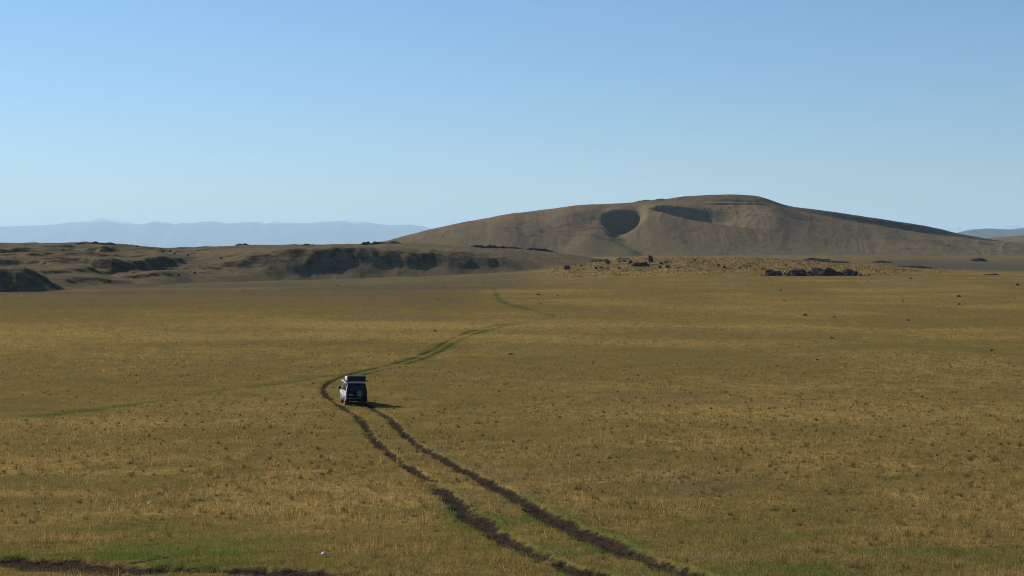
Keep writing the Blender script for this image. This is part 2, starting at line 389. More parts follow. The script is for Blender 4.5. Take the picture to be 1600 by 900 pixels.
# broken steps whose faces lie in shade: (pixel column, row, height) along each
Zr = Z.copy(); UP, DN = np.zeros(Z.shape), np.zeros(Z.shape)
STEPS = [([(415, 415, 0), (445, 414, 2.4), (470, 409, 3.0), (492, 405, 4.6), (530, 403, 5.4), (570, 402, 4.8), (610, 403, 4.4), (650, 405, 3.6), (700, 408, 3.0), (748, 410, 4.4), (785, 413, 3.6), (820, 415, 1.8), (850, 418, 0)], 10),
         ([(95, 405, 0), (120, 406, 2.0), (150, 409, 4.4), (200, 414, 5.4), (250, 410, 4.4), (285, 408, 2.2), (310, 408, 0)], 11),
         ([(-60, 394, 2.5), (0, 393, 2.6), (45, 392, 3.2), (90, 391, 1.4), (120, 390, 2.4), (150, 390, 3.4), (190, 391, 1.6), (215, 392, 0)], 8),
         ([(430, 399, 0), (447, 398, 2.4), (475, 397, 2.8), (492, 398, 0)], 7), ([(310, 413, 0), (345, 414, 1.7), (395, 408, 2.0), (430, 404, 0)], 8),
         ([(-60, 409, 2.5), (20, 408, 2.6), (70, 410, 1.8), (100, 414, 0)], 8)]
for pts_, L in STEPS:
    a_ = np.array(pts_, float); hh_ = np.interp(pxs, a_[:, 0], a_[:, 2], left=0 if a_[0, 2] == 0 else a_[0, 2], right=0); ry = np.interp(pxs, a_[:, 0], a_[:, 1])
    yr_ = np.zeros(len(pxs))
    for i in range(len(pxs)):
        mm = np.nonzero(HZ - Zr[i] / ys * K <= ry[i])[0]; yr_[i] = ys[mm[0]] if len(mm) else 1000
    yr_ = blur(yr_[:, None], 8, 0)
    wob = 9 * fbm(P / 42, P * 0 + L, 79, 2) + 3 * fbm(P / 11, Y / 25, 78, 2); v = (Y - yr_ - wob) / L
    g_ = hh_[:, None] * (1 + .3 * fbm(P / 34, P * 0 + 3 + L, 80, 2) + .25 * fbm(P / 16, Y / 14, 84, 2))
    UP = np.maximum(UP, g_ * .55 * sst(-1, 1, v) * np.exp(-np.maximum(v - 1, 0) ** 2 / 14)); DN = np.maximum(DN, g_ * .8 * sst(1, -1, v) * np.exp(-np.minimum(v + 1, 0) ** 2 / 9))
Z = Zr + .85 * (UP - DN)
# the near knoll at the far left, steep on its right-hand side
kx, ky = (-40 - 800) / K * 650, 672
kd = np.hypot((X - kx) / np.where(X > kx, 31, 70), (Y - ky) / np.where(Y < ky, 24, 60))
Z = np.maximum(Z, -17.2 + 11.5 * (1 - sst(.35, 1.05, kd + .2 * fbm(X / 16, Y / 14, 75, 4))) + .8 * fbm(X / 8, Y / 8, 76, 3))
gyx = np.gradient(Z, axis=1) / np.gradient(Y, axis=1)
dark_tone = np.clip(sst(.08, .30, gyx) * .6 * on + .15 * (fbm(X / 60, Y / 60, 77, 3) + .2) + .4 * (1 - sst(.9, 1.1, kd)), 0, 1)  # steep faces and knoll darkened: scrub, plus shade put into the colour
field('ridge', pxs, ys, Z, M_ridge, dark_tone, 'long low ridge with dark scrubby, shaded face behind the plain')
RID = (pxs.copy(), ys.copy(), Z.copy())

# ------------------------------------------------------------------ the big hill
pxs = np.arange(380, 2001, 1.6); ys = np.concatenate([np.arange(1900, 2620, 2.4), np.arange(2625, 2700, 5), np.arange(2706, 3500, 25)])
P, Y = np.meshgrid(pxs, ys, indexing='ij'); X = (P - 800) / K * Y
SKY = [(380,404),(480,394),(550,386),(600,378),(640,367),(675,357.5),(725,347),(800,333.7),(862,326),(925,319.7),(960,317.6),(990,316),(1005,315),(1030,313),(1045,311),(1065,307),(1100,304),(1130,303.3),(1150,303),(1175,304.5),(1190,307),(1205,312),(1222,319),(1240,322.5),(1300,330),(1350,337.5),(1400,345),(1450,353),(1480,360),(1500,365),(1540,372.5),(1570,377),(1620,385),(1750,396),(2000,406)]
BRK = [(380,404),(600,378),(675,357.5),(725,347),(800,333.7),(862,326),(925,319.7),(1000,319),(1060,316.5),(1100,316.5),(1180,316.5),(1205,320),(1235,327.5),(1300,340.5),(1350,350),(1400,358.5),(1450,365.5),(1500,372),(1540,376.5),(1570,378),(1620,385),(1750,396),(2000,406)]
sky_y = np.interp(pxs, *zip(*SKY))[:, None]; brk_y = np.maximum(np.interp(pxs, *zip(*BRK))[:, None], sky_y)
Yc = 2560.0
ramp_len = np.interp(pxs, [380, 900, 1040, 1100, 1190, 1230, 1300, 1540, 2000], [60, 60, 60, 55, 40, 14, 9, 8, 16])[:, None]
Yb = Yc - ramp_len
zf0 = -1.0
zb = (HZ - brk_y) / K * Yb; zs = (HZ - sky_y) / K * Yc
t = np.clip((Y - 2020) / (Yb - 2020), 0, 1)
f = .30 * t + .70 * np.sin(np.pi / 2 * t) ** 1.35
Z = np.where(Y < 2020, zf0 - (2020 - Y) * .06, zf0 + (zb - zf0) * f)
t = np.clip((Y - Yb) / ramp_len, 0, 1); Z = np.where(Y > Yb, zb + (zs - zb) * t, Z)
t = np.clip((Y - Yc) / 700, 0, 1); Z = np.where(Y > Yc, zs - (zs + 25) * t * t * (3 - 2 * t), Z)
Z = blur(blur(Z, 2.5, 0), 1.3, 1)
def hill_row(px, py):         # the depth at which the smooth hill meets a sight line
    i = int(np.argmin(np.abs(pxs - px))); e = HZ - Z0[i] / ys * K
    m = np.nonzero(e <= py)[0]
    if not len(m): return 2500.0
    j = max(m[0], 1); return ys[j - 1] + (ys[j] - ys[j - 1]) * np.clip((e[j - 1] - py) / max(e[j - 1] - e[j], 1e-6), 0, 1)
Z0 = Z.copy()
# rounded spurs and hollows falling towards the plain
tt = np.clip((Y - 2020) / 540, 0, 1); body = np.sin(np.pi * tt) ** .7
Z = Z + body * (3.0 * np.cos((P - 905) / 62 * np.pi) * sst(780, 860, P) * (1 - sst(1010, 1080, P)) + 4.0 * fbm(P / 85, Y / 420, 81, 3) + 1.2 * fbm(X / 55, Y / 55, 82, 4) + 1.5 * ridged(P / 52 + .35 * fbm(P / 30, Y / 120, 87, 2), Y / 500, 88, 2))
# hollows with steep heads: a bowl, and the valley running down to the right under the crater rim
def hollow(top, bot, angle, d, fade, rim=None):
    global Z
    px0, px1 = max(top[0][0], bot[0][0]), min(top[-1][0], bot[-1][0])
    W = Z.copy()
    for i in np.nonzero((pxs >= px0) & (pxs <= px1))[0]:
        p = pxs[i]; ty = np.interp(p, *zip(*top)); yt = hill_row(p, ty); yb = hill_row(p, np.interp(p, *zip(*bot)))
        base = Z[i].copy(); fd = np.interp(p, *zip(*fade))
        if rim:               # the rim stands at its own distance; the slope above it runs on up to the shoulder
            yt = np.interp(p, *zip(*rim)); zr_ = (HZ - ty) / K * yt
            up = np.interp(ys, [yt - 200, yt, 2495, 2600], [zr_ - 40, zr_, np.interp(2495, ys, base), np.interp(2600, ys, base)])
            k = (ys > yb) & (ys < 2495); base[k] = up[k]
        if yt - yb < 6: continue
        zt, zb_ = np.interp(yt, ys, base), np.interp(yb, ys, base); a = np.interp(p, *zip(*angle)); dd = d
        run = min((zt - zb_ + dd) / math.tan(R(a)), yt - yb - 2)
        zn = np.interp(ys, [yb - 14, yb, yb + min(12, (yt - run - yb) * .5), yt - run, yt - run * .12, yt + 5], [0, 0, -dd, -dd * .8, (zt - zb_) * .93, zt - zb_ ]) + zb_
        m = (ys >= yb) & (ys <= yt)
        base[m] = np.minimum(base[m], zn[m]); W[i] = Z[i] + (base - Z[i]) * sst(0, 1, fd)
    Z = blur(blur(W, 2.6, 0), 2.2, 1)
hollow([(943.5, 344), (946, 336), (951, 331), (958, 327.8), (968, 326.4), (980, 326.6), (990, 328.6), (997, 332), (1002, 338)],
       [(943.5, 349), (950, 356), (958, 362), (968, 368.5), (976, 363.5), (985, 357), (995, 350), (1002, 343)], [(940, 52), (1002, 54)], 3.0, [(940, 1), (1002, 1)],
       rim=[(p, hill_row(p, np.interp(p, [943.5, 946, 951, 958, 968, 980], [344, 336, 331, 327.8, 326.4, 326.2])) if p < 976 else hill_row(976, 326.25) + (p - 976) * .4) for p in np.arange(943.5, 1004, 1.0)])
hollow([(1008, 319.4), (1050, 321.2), (1090, 326), (1140, 333.5), (1200, 343), (1260, 355)],
       [(1008, 321), (1020, 327), (1030, 332), (1070, 341), (1100, 345.5), (1140, 351), (1200, 358), (1260, 366)], [(1008, 58), (1050, 52), (1080, 43), (1115, 32), (1260, 16)], 5.0, [(1008, 1), (1075, 1), (1220, 0), (1260, 0)],
       rim=[(1008, 2385), (1140, 2438), (1200, 2446), (1260, 2430)])
# the bowl drains into a gully running down to the right
gl = [(966, 362), (972, 370), (985, 379), (1006, 390)]
gy = np.array([hill_row(*p) for p in gl]); gp = np.array([p[0] for p in gl], float); order = np.argsort(gy)
dx = (P - np.interp(Y, gy[order], gp[order])) / K * Y
Z = Z - 6.0 * sst(gy[0] + 40, gy[0] - 10, Y) * sst(2005, 2060, Y) * np.where(dx < 0, np.exp(-(dx / 15) ** 2), np.exp(-(dx / 40) ** 2))
# a shallow gully left of the bowl
gl = [(928, 334), (912, 350), (893, 368), (868, 386)]
gy = np.array([hill_row(*p) for p in gl]); gp = np.array([p[0] for p in gl], float); order = np.argsort(gy)
dx = (P - np.interp(Y, gy[order], gp[order])) / K * Y
Z = Z - 5.5 * sst(gy[0] + 25, gy[0] - 40, Y) * sst(2000, 2060, Y) * np.where(dx < 0, np.exp(-(dx / 42) ** 2), np.exp(-(dx / 22) ** 2))
# two rocky benches under the summit
for yb, hgt, x0, x1 in ((2486, 4.0, 1075, 1222), (2522, 3.4, 1100, 1200)):
    yb = yb + 5 * fbm(P / 30, P * 0, 83, 2); m = sst(x0, x0 + 60, P) * (1 - sst(x1 - 30, x1, P))
    Z = Z - m * hgt * np.exp(-np.maximum(yb - Y, 0) / 14) * (1 - sst(-2, 3, Y - yb))
Z = Z + .55 * fbm(X / 17, Y / 17, 95, 3) * sst(2010, 2060, Y) + .9 * body * ridged(P / 19 + .5 * fbm(P / 25, Y / 90, 96, 2), Y / 260, 97, 2)
lump = sst(985, 1000, P) * (1 - sst(1060, 1085, P)) * np.exp(-((Y - 2555) / 16) ** 2)
Z = Z + lump * (1.4 + 3.2 * ridged(X / 14, Y / 20, 85, 3)) * .9
dark_tone = np.clip(.22 + .5 * fbm(X / 130, Y / 160, 86, 3) + .55 * lump + .35 * sst(1240, 1300, P) * sst(-30, 0, Y - Yb), 0, 1)  # right flank scarp also darkened, its shade put into the colour
hill = field('hill', pxs, ys, Z, M_hill, dark_tone, 'big brown grassy hill with a dark round hollow')
HIL = (pxs.copy(), ys.copy(), Z.copy())

def on_field(F, px, py):
    p, yv, z = F; i = int(np.argmin(np.abs(p - px))); e = HZ - z[i] / yv * K
    m = np.nonzero((e <= py))[0]
    j = m[0] if len(m) else int(np.argmin(e))
    return (px - 800) / K * yv[j], yv[j], z[i][j] + CZ

# ------------------------------------------------------------------ far hills and snow mountains
def far_range(name, pts, Y0, depth, rough, mat, label, seed, step=3.0, z0=-40.0):
    pxs = np.arange(pts[0][0], pts[-1][0] + 1, step); n = 60
    tt = np.linspace(-1, 1, n); P, T = np.meshgrid(pxs, tt, indexing='ij')
    Y = Y0 + T * depth; X = (P - 800) / K * Y0 * (1 + T * depth / Y0 * .5)
    s = (HZ - np.interp(pxs, *zip(*pts)))[:, None] / K * Y0
    f = np.where(T < 0, 1 - np.abs(T) ** 1.25, 1 - T ** 2)
    sc = depth * .28
    Z = z0 + (s - z0) * f + rough * (1 - np.abs(T)) * np.minimum(np.abs(T) * 4, 1) * ridged(X / sc, Y / sc, seed, 5)
    o = mesh_np(name, np.stack([X.ravel(), Y.ravel(), (Z + CZ).ravel()], -1), grid_faces(len(pxs), n)[:, ::-1], mat, True,
                {'dark_tone': ('POINT', 'FLOAT', np.full(P.size, .35))})
    return tag(o, kind='structure', label=label)

far_range('brown_hills', [(1380,408),(1440,392),(1500,380),(1540,374),(1560,371.5),(1600,368),(1660,365),(1750,368),(1900,372),(2050,390)], 4300, 700, 10, M_hill, 'low brown hills at the right edge', 91)
b = NB('distant_forest'); M_blue = b.pbr(b.mix(b.ramp(b.noise(.003, 4), .4, .6), (.030, .040, .038), (.045, .052, .045)), .95, spec=.1)
far_range('blue_hills', [(1380,400),(1450,378),(1490,366),(1505,361.5),(1520,358.5),(1545,357),(1580,358.5),(1600,356),(1650,352),(1760,356),(1900,360),(2100,380)], 19000, 2200, 40, M_blue, 'distant blue hills behind the right shoulder of big hill', 92)
b = NB('snow_and_rock')
geo = b.n('NewGeometry'); sep = b.n('SeparateXYZ', {0: geo.outputs['Position']})
hh = b.math('ADD', sep.outputs[2], b.math('MULTIPLY', b.math('SUBTRACT', b.noise(.0006, 6, .65), .5), 800))
M_mtn = b.pbr(b.mix(b.ramp(hh, 1470, 1720, 0, .85), (.030, .034, .036), (.82, .83, .85)), .9, spec=.1)
MT = [(-420,372),(-300,360),(-100,353),(0,354),(40,353),(62,352),(92,349.5),(107,347),(130,347),(145,341),(155,338),(170,342.5),(190,347),(200,349.5),(225,350),(240,345),(248,344),(262,347),(272,351),(287,347),(295,349),(317,344.5),(337,345.5),(350,349.5),(400,345),(410,347.5),(427,345),(440,347),(482,349),(505,345),(525,344.5),(540,341),(555,344.5),(575,347.5),(607,352),(640,351),(660,354),(675,357.5),(740,364),(900,380)]
far_range('mountains', MT, 66000, 9500, 230, M_mtn, 'pale blue snow capped mountain range on the horizon', 93, 1.6, -300.0)

# ------------------------------------------------------------------ clouds low on the right, beyond the haze
def cloud(name, px, py, wpx, hpx, seed):
    Y0 = 98000.0; r = np.random.default_rng(seed); bm = bmesh.new()
    for i in range(int(wpx / 2.2)):
        u = r.uniform(-1, 1); rad_ = hpx / K * Y0 * r.uniform(.18, .42) * (1 - .5 * abs(u))
        c = Vector(((px + u * wpx / 2 - 800) / K * Y0, Y0 + r.uniform(-1200, 1200), (HZ - py + r.uniform(-.3, .5) * hpx * (1 - abs(u))) / K * Y0))
        bmesh.ops.create_icosphere(bm, subdivisions=2, radius=rad_, matrix=Matrix.Translation(c) @ Matrix.Diagonal((1.9, 1.2, .8, 1)))
    me = bpy.data.meshes.new(name); bm.to_mesh(me); bm.free()
    for p in me.polygons: p.use_smooth = True
    me.materials.append(M_cloud); o = bpy.data.objects.new(name, me); C.objects.link(o); return o
b = NB('cloud_white'); M_cloud = b.pbr((.8, .8, .8), 1.0, spec=0)
tag(cloud('clouds', 1492, 358, 66, 6, 1), kind='stuff', label='small white cloud bank above the right end of hill')
tag(cloud('clouds', 1588, 354, 50, 8, 2), kind='stuff', label='small white cumulus over the distant blue hills')

# ------------------------------------------------------------------ the air
bm = bmesh.new(); bmesh.ops.create_cube(bm, size=1)
me = bpy.data.meshes.new('haze'); bm.to_mesh(me); bm.free()
hz = bpy.data.objects.new('haze', me); C.objects.link(hz)
zlo, zhi = float(gz.min()) - 60, max(max(v.co.z for v in o.data.vertices) for o in bpy.data.objects if o.name.startswith('mountains')) + 25
hz.scale = (172000, 172000, zhi - zlo); hz.location = (0, 0, (zhi + zlo) / 2)
b = NB('thin_air')
v = b.n('VolumePrincipled', {'Color': (.53, .76, .97), 'Density': 2.2e-5, 'Anisotropy': 0.1})
b.t.links.new(v.outputs[0], b.o.inputs['Volume']); me.materials.append(b.m)
tag(hz, kind='stuff', label='thin blue haze over the whole plain')

# ------------------------------------------------------------------ grass
b = NB('grass_blades')
tc = b.attrc('tint')
d1 = b.n('BsdfDiffuse', {'Color': tc, 'Roughness': .6}); d2 = b.n('BsdfTranslucent', {'Color': tc})
M_grass = b.done(b.n('MixShader', {0: .38, 1: d1.outputs[0], 2: d2.outputs[0]}).outputs[0])

def palette(n, green, gold, dark, r):
    straw = np.array([.325, .230, .052]); pale = np.array([.42, .33, .125]); brown = np.array([.135, .090, .024])
    olive = np.array([.104, .094, .019]); fresh = np.array([.074, .100, .013]); lush = np.array([.076, .122, .015])
    k = r.random(n)[:, None]
    dry = straw * (1 - k) + np.where(r.random(n)[:, None] < .28, pale, brown) * k
    col = olive + (dry - olive) * np.clip(.30 + .8 * gold + r.normal(0, .22, n), 0, 1)[:, None]
    gg = np.clip(green * 1.15 - .30 + r.normal(0, .2, n), 0, 1)[:, None]
    g2 = fresh + (lush - fresh) * np.clip(green - .6, 0, 1)[:, None]
    col = col + (g2 - col) * gg
    col = col + (np.array([.028, .023, .011]) - col) * dark[:, None]
    return np.clip(col * np.array([1.38, 1.27, 1.75]) * r.uniform(.55, 1.42, n)[:, None], .005, 1)

def scatter(n, y0, y1, r, power=1.0):
    """points spread evenly per degree and per octave of distance, with some margin beside the picture"""
    a = r.uniform(-0.46, 0.46, n)
    y = y0 * (y1 / y0) ** (r.random(n) ** power)
    return np.tan(a) * y, y

def blades(name, bx, by, hgt, wid, lean, col, r, label, cutz=None):
    n = len(bx); z = ground_zr(bx, by) + CZ - .015
    az = r.uniform(0, 2 * np.pi, n); fa = r.uniform(0, 2 * np.pi, n)
    dx, dy = np.cos(az) * lean, np.sin(az) * lean
    wx, wy = np.cos(fa) * wid / 2, np.sin(fa) * wid / 2
    V = np.empty((n, 3, 3), np.float32)
    V[:, 0] = np.stack([bx - wx, by - wy, z], -1); V[:, 1] = np.stack([bx + wx, by + wy, z], -1)
    V[:, 2] = np.stack([bx + dx, by + dy, z + hgt], -1)
    o = mesh_np(name, V.reshape(-1, 3), np.arange(3 * n).reshape(-1, 3), M_grass, False,
                {'tint': ('FACE', 'FLOAT_COLOR', np.concatenate([col, np.ones((n, 1))], 1))})
    return tag(o, label=label, kind='stuff')

def px_of(y): return y / (K * .64)                    # metres per rendered pixel at that distance
# short turf everywhere near
r = np.random.default_rng(101)
x, y = scatter(420000, 27, 150, r)
m_, g_, o_, _, _ = cover(x, y)
keep = (r.random(len(x)) > m_ * 1.08); x, y, g_, o_ = x[keep], y[keep], g_[keep], o_[keep]; n = len(x)
blades('turf_grass', x, y, r.uniform(.035, .11, n) * (1 + .6 * g_), np.maximum(.009, px_of(y) * .42), r.uniform(.0, .07, n),
       palette(n, g_ + .12, o_ * .7, np.zeros(n), r), r, 'short olive and green turf covering the near plain')
# dry grass in loose clumps
def clumps(name, nt_, per, y0, y1, seed, hs, thr, label, darkp=0.0, power=1.0, wpx=.36):
    r = np.random.default_rng(seed)
    x, y = scatter(nt_, y0, y1, r, power)
    m_, g_, o_, gr_, _ = cover(x, y)
    pr = np.clip(.25 + .85 * o_ - .45 * np.clip(g_, 0, 1) + .5 * fbm(x / 1.3, y / 1.3, 111, 2) - thr, 0.03, 1) * (m_ < .25)
    k = r.random(nt_) < pr; x, y, g_, o_, gr_ = x[k], y[k], g_[k], o_[k], gr_[k]; t = len(x)
    size = r.lognormal(0, .32, t) * hs
    dark = (r.random(t) < darkp) * r.uniform(.35, .9, t)
    dark = np.maximum(dark, .5 * gr_)
    tone = r.normal(0, .18, t)
    I = np.repeat(np.arange(t), per); n = len(I)
    spread = size * .34
    bx = x[I] + r.normal(0, 1, n) * spread[I] * .5; by = y[I] + r.normal(0, 1, n) * spread[I] * .5
    h = size[I] * r.uniform(.45, 1.1, n) * (1 - .35 * dark[I]) * (1 - (.55 + .3 * sst(120, 200, by)) * sst(.4, .95, g_[I])) * (1 - .45 * sst(60, 200, by))
    col = palette(n, np.clip(g_[I] * .75, 0, 1), o_[I] + .35 + tone[I], dark[I], r)
    return blades(name, bx, by, h, np.maximum(.007, px_of(by) * wpx), h * r.uniform(.05, .75, n), col, r, label)
clumps('dry_grass', 62000, 13, 27, 190, 121, .25, .12, 'golden dry grass growing in loose clumps on the near plain', .08)
clumps('tussock_grass', 8200, 46, 27, 200, 131, .26, .12, 'taller brown and gold tussocks dotted over the near plain', .66, 1.0, .30)
clumps('far_grass', 95000, 6, 150, 760, 141, .30, .0, 'golden grass over the far plain', .05, .9, .6)
# pale dead straw lying flat beside the ruts
r = np.random.default_rng(161); bx, by = [], []
for px, py, rx, ry, n in ((830, 772, 1.1, 1.6, 1500), (800, 745, .8, 2.2, 900), (700, 775, .9, 2.0, 900), (1085, 868, 1.0, .8, 1200), (985, 842, 1.2, 1.0, 700), (680, 705, .7, 3.0, 700), (860, 862, .9, .6, 500), (735, 727, .6, 2.5, 600), (900, 800, 1.6, 1.4, 700)):
    x_, y_ = at(px, py); bx.append(x_ + r.normal(0, rx * .6, n)); by.append(y_ + r.normal(0, ry * .6, n))
bx, by = np.concatenate(bx), np.concatenate(by); k = cover(bx, by)[0] < .4; bx, by = bx[k], by[k]; n = len(bx)
blades('dead_straw', bx, by, r.uniform(.04, .12, n), np.full(n, .013), r.uniform(.06, .2, n), np.array([.44, .36, .19]) * r.uniform(.5, 1.2, n)[:, None], r, 'pale dead straw lying beside the muddy ruts')
# rough tufts on the rocky rise
r = np.random.default_rng(151)
y = r.uniform(715, 960, 26000); pxr = r.uniform(830, 1530, 26000); x = (pxr - 800) / K * y
k = r.random(len(x)) < rise_mask(pxr, y) * np.clip(.5 + fbm(x / 10, y / 10, 152, 3), .05, 1)
x, y = x[k], y[k]; I = np.repeat(np.arange(len(x)), 5); n = len(I)
bx, by = x[I] + r.normal(0, .35, n), y[I] + r.normal(0, .35, n)
dk = (r.random(len(x)) < .35) * .75
blades('rough_grass', bx, by, r.uniform(.3, .95, n), np.full(n, .34), r.uniform(0, .4, n), palette(n, np.zeros(n), np.full(n, .75), dk[I], r), r, 'rough tufts of gold and dark brush on the rocky rise')

# ------------------------------------------------------------------ boulders and stones
def rock_mesh(seed, sub=3, rough=.34):
    bm = bmesh.new(); bmesh.ops.create_icosphere(bm, subdivisions=sub, radius=1)
    r = np.random.default_rng(seed); o = r.uniform(-50, 50, 3)
    co_ = np.array([v.co[:] for v in bm.verts])
    planes = r.normal(size=(9, 3)); planes /= np.linalg.norm(planes, axis=1)[:, None]; dist_ = r.uniform(.55, .95, 9)
    dd = co_ @ planes.T
    s = np.min(np.where(dd > .05, dist_ / np.maximum(dd, .05), 9), axis=1); s = np.minimum(s, 1.12)
    s = s * (1 + .16 * fbm(co_[:, 0] * 2.2 + o[0], co_[:, 1] * 2.2 + co_[:, 2] * 1.7 + o[1], seed, 3) * rough / .34)
    for v, k in zip(bm.verts, s): v.co = v.co * float(k)
    me = bpy.data.meshes.new('boulder'); bm.to_mesh(me); bm.free(); return me
ROCKS = [rock_mesh(200 + i) for i in range(9)]
for me in ROCKS: me.materials.append(M_rock)
PALES = [rock_mesh(300 + i) for i in range(3)]
for me in PALES: me.materials.append(M_pale)
NR = [0]
def rock(loc, size, label, group=None, name='boulder', meshes=ROCKS, cat='boulder', sink=.35):
    NR[0] += 1; r = random.Random(900 + NR[0])
    o = bpy.data.objects.new(name, meshes[NR[0] % len(meshes)]); C.objects.link(o)
    sx, sy, sz = (size * r.uniform(.85, 1.2), size * r.uniform(.8, 1.2), size * r.uniform(.65, 1.0)) if not isinstance(size, tuple) else size
    o.scale = (sx, sy, sz); o.rotation_euler = (r.uniform(-.3, .3), r.uniform(-.3, .3), r.uniform(0, 6.28))
    o.location = (loc[0], loc[1], loc[2] + sz * (1 - 2 * sink) * .8)
    return tag(o, label, cat, group)
def gpt(px, py):
    x, y = at(px, py); return x, y, float(ground_zr(np.array([x]), np.array([y]))[0]) + CZ
def gxy(x, y): return x, y, float(ground_zr(np.array([x]), np.array([y]))[0]) + CZ

# long pile on the right end of the rise
rr_ = random.Random(5)
x0, yb = at(1208, 430)[0], at(1270, 431)[1]
PILE = 'boulders of the long dark pile'
for i in range(46):
    u = i / 45 + rr_.uniform(-.03, .03); px = 1200 + 140 * u; row = i % 3
    Yp = yb + 1.5 + row * 2.6 + rr_.uniform(-1.8, 1.2)
    hgt = math.sin(math.pi * min(max(.12 + u * .84, 0), 1)) ** .5
    s = (.8 + 1.5 * hgt) * rr_.uniform(.5, 1.25)
    lab = 'dark boulder heaped in the long rock pile on the grassy rise'
    if i == 0: lab = 'low dark boulder at the left tip of the long rock pile'
    if i == 45: lab = 'dark boulder at the right tip of the long rock pile'
    g = PILE
    if i == 15: s, lab = 2.5, 'bulky dark boulder standing up near the left third of the long rock pile'; row = 1
    if i == 32: s, lab = 3.0, 'tallest dark boulder of the long rock pile'; row = 1
    if i % 13 in (8, 9, 10): s *= .55
    if row == 2: s *= 1.15
    L = gxy((px - 800) / K * Yp, Yp)
    rock((L[0], L[1], L[2] + .45 * row), s, lab, g, sink=.36)
for i in range(12):
    px, dy_ = rr_.choice([rr_.uniform(1183, 1204), rr_.uniform(1335, 1368), rr_.uniform(1205, 1340)]), rr_.uniform(-3, 4)
    rock(gxy((px - 800) / K * (yb + dy_), yb + dy_), rr_.uniform(.3, .75), 'small dark stone strewn around the long rock pile', 'stones strewn around the long pile', cat='rock', name='rock')
# scattered rocks of the rise
RISE = [(887,421,3.2,'big dark boulder at the left edge of the rocky rise'),(884,414.5,1.4,None),(908,416,1.7,'dark rock just right of the big left boulder on the rise'),(932,420.5,1.6,None),(940,419.5,1.5,None),
        (949,411.5,2.0,'dark rock on the crest of the rise, left of the main outcrop'),(968,409.5,1.4,None),(975,408.5,1.5,None),(967,419.5,.9,None),(986,411.5,1.8,None),(992,415.5,2.6,'largest dark boulder in the middle outcrop of the rise'),
        (999,416,2.2,None),(1005,415,2.0,None),(1009,412,1.6,None),(1012,415.5,1.8,None),(1032,412,1.3,None),(1040,411,1.4,None),(1043,418,1.7,'lone dark rock right of the middle outcrop'),(1031,418.5,1.1,None),
        (1085,406,1.2,None),(1100,411,1.1,None),(1122,415,1.3,None),(1132,418,1.2,None),(1143,414,1.0,None),(1155,420,1.1,None),(1170,417,1.0,None),(1192,421,1.1,None),(1075,416,1.0,None),(1060,420,1.0,None)]
for px, py, s, lab in RISE:
    rock(gpt(px, py), s * .78, lab or 'small dark rock among the tufts of the rocky rise', 'dark rocks on the rocky rise')
L = gpt(1017, 409); rock(L, (1.7, 1.5, 2.9), 'tall upright dark rock on the skyline of the rise', sink=.2, name='standing_rock')
# rocks out on the plain
PLAIN = [(1220,454,.9,'dark rock alone on the plain below the left end of the long pile'),(1225,470,.8,'dark rock on the plain straight below another lone rock'),(1258,493,1.0,'wide dark rock on the open plain right of centre'),(1303,496,.5,None),
         (1356,441,.8,'dark rock just right of and below the long pile'),(1423,436,.9,'dark rock at the far edge of the plain on the right'),(1411,471,.6,None),(1419,501,.5,None),(1466,485,.5,None),(1498,464,1.1,'flat wide dark rock on the right part of the plain'),
         (1499,476,.8,'dark rock close below the flat wide rock'),(1495,446,.5,None),(1589,446,1.3,'largest dark rock at the right edge of the plain'),(1583,448,.7,'small rock beside the largest right edge rock'),(1586,466,.5,None),(1300,529,.4,None),(1550,548,.4,None),(1539,566,.3,None),(1277,563,.3,None),
         (841,461,1.0,'left one of two dark rocks side by side above the hairpin of the track'),(871,462,.8,'right one of two dark rocks side by side above the hairpin of the track'),(845,475,.5,None),(797,554,.5,'dark rock on the plain right of the bending track'),(680,518,.6,'dark rock on the plain left of the bending track'),
         (686,469,.5,None),(750,433,.6,None),(528,447,1.0,'darkest rock at the far edge of the plain, left of centre'),(491,447,.5,None),(552,453,.4,None)]
for px, py, s, lab in PLAIN:
    rock(gpt(px, py), s * .54, lab or 'small dark rock lying on the dry plain', 'dark rocks on the plain', cat='rock', name='rock')
# pale stones near the bottom left
rock(gpt(234, 787), (.14, .14, .065), 'pale rounded stone beside a brown tussock on the near left grass', name='stone', meshes=PALES, cat='stone')
rock(gpt(64, 800), (.16, .14, .055), 'tan flat stone in the green turf near the left edge', name='stone', meshes=PALES, cat='stone')
rock(gpt(449, 738), (.09, .07, .06), 'tiny pale stone in the grass left of the muddy ruts', name='stone', meshes=PALES, cat='stone')
# dots on the big hill and on the ridge
for px, py in [(1091,324),(1101,327.5),(1108,326),(1126,328),(1140,327),(1140,325),(1158,325),(1162,330.5),(1151,332.5),(1172,335.5),(1177,329),(1181,335),(1197,336),(1203,342.5),(1220,343.5),(1204,339),(1229,347.5),(1244,352.5),(1257,354.5),(1239,361),(1055,356)]:
    rock(on_field(HIL, px, py), 1.25, 'small dark rock scattered on the upper slope of the big hill', 'dark rocks on the big hill')
for px, py in [(214,385.5),(254,395),(266,393.5),(273,397),(293,399.5),(309,392),(345,404),(304,427.5),(279,431),(170,442)]:
    rock(on_field(RID, px, py), 1.0, 'small dark rock on the grassy face of the left ridge', 'dark rocks on the left ridge')

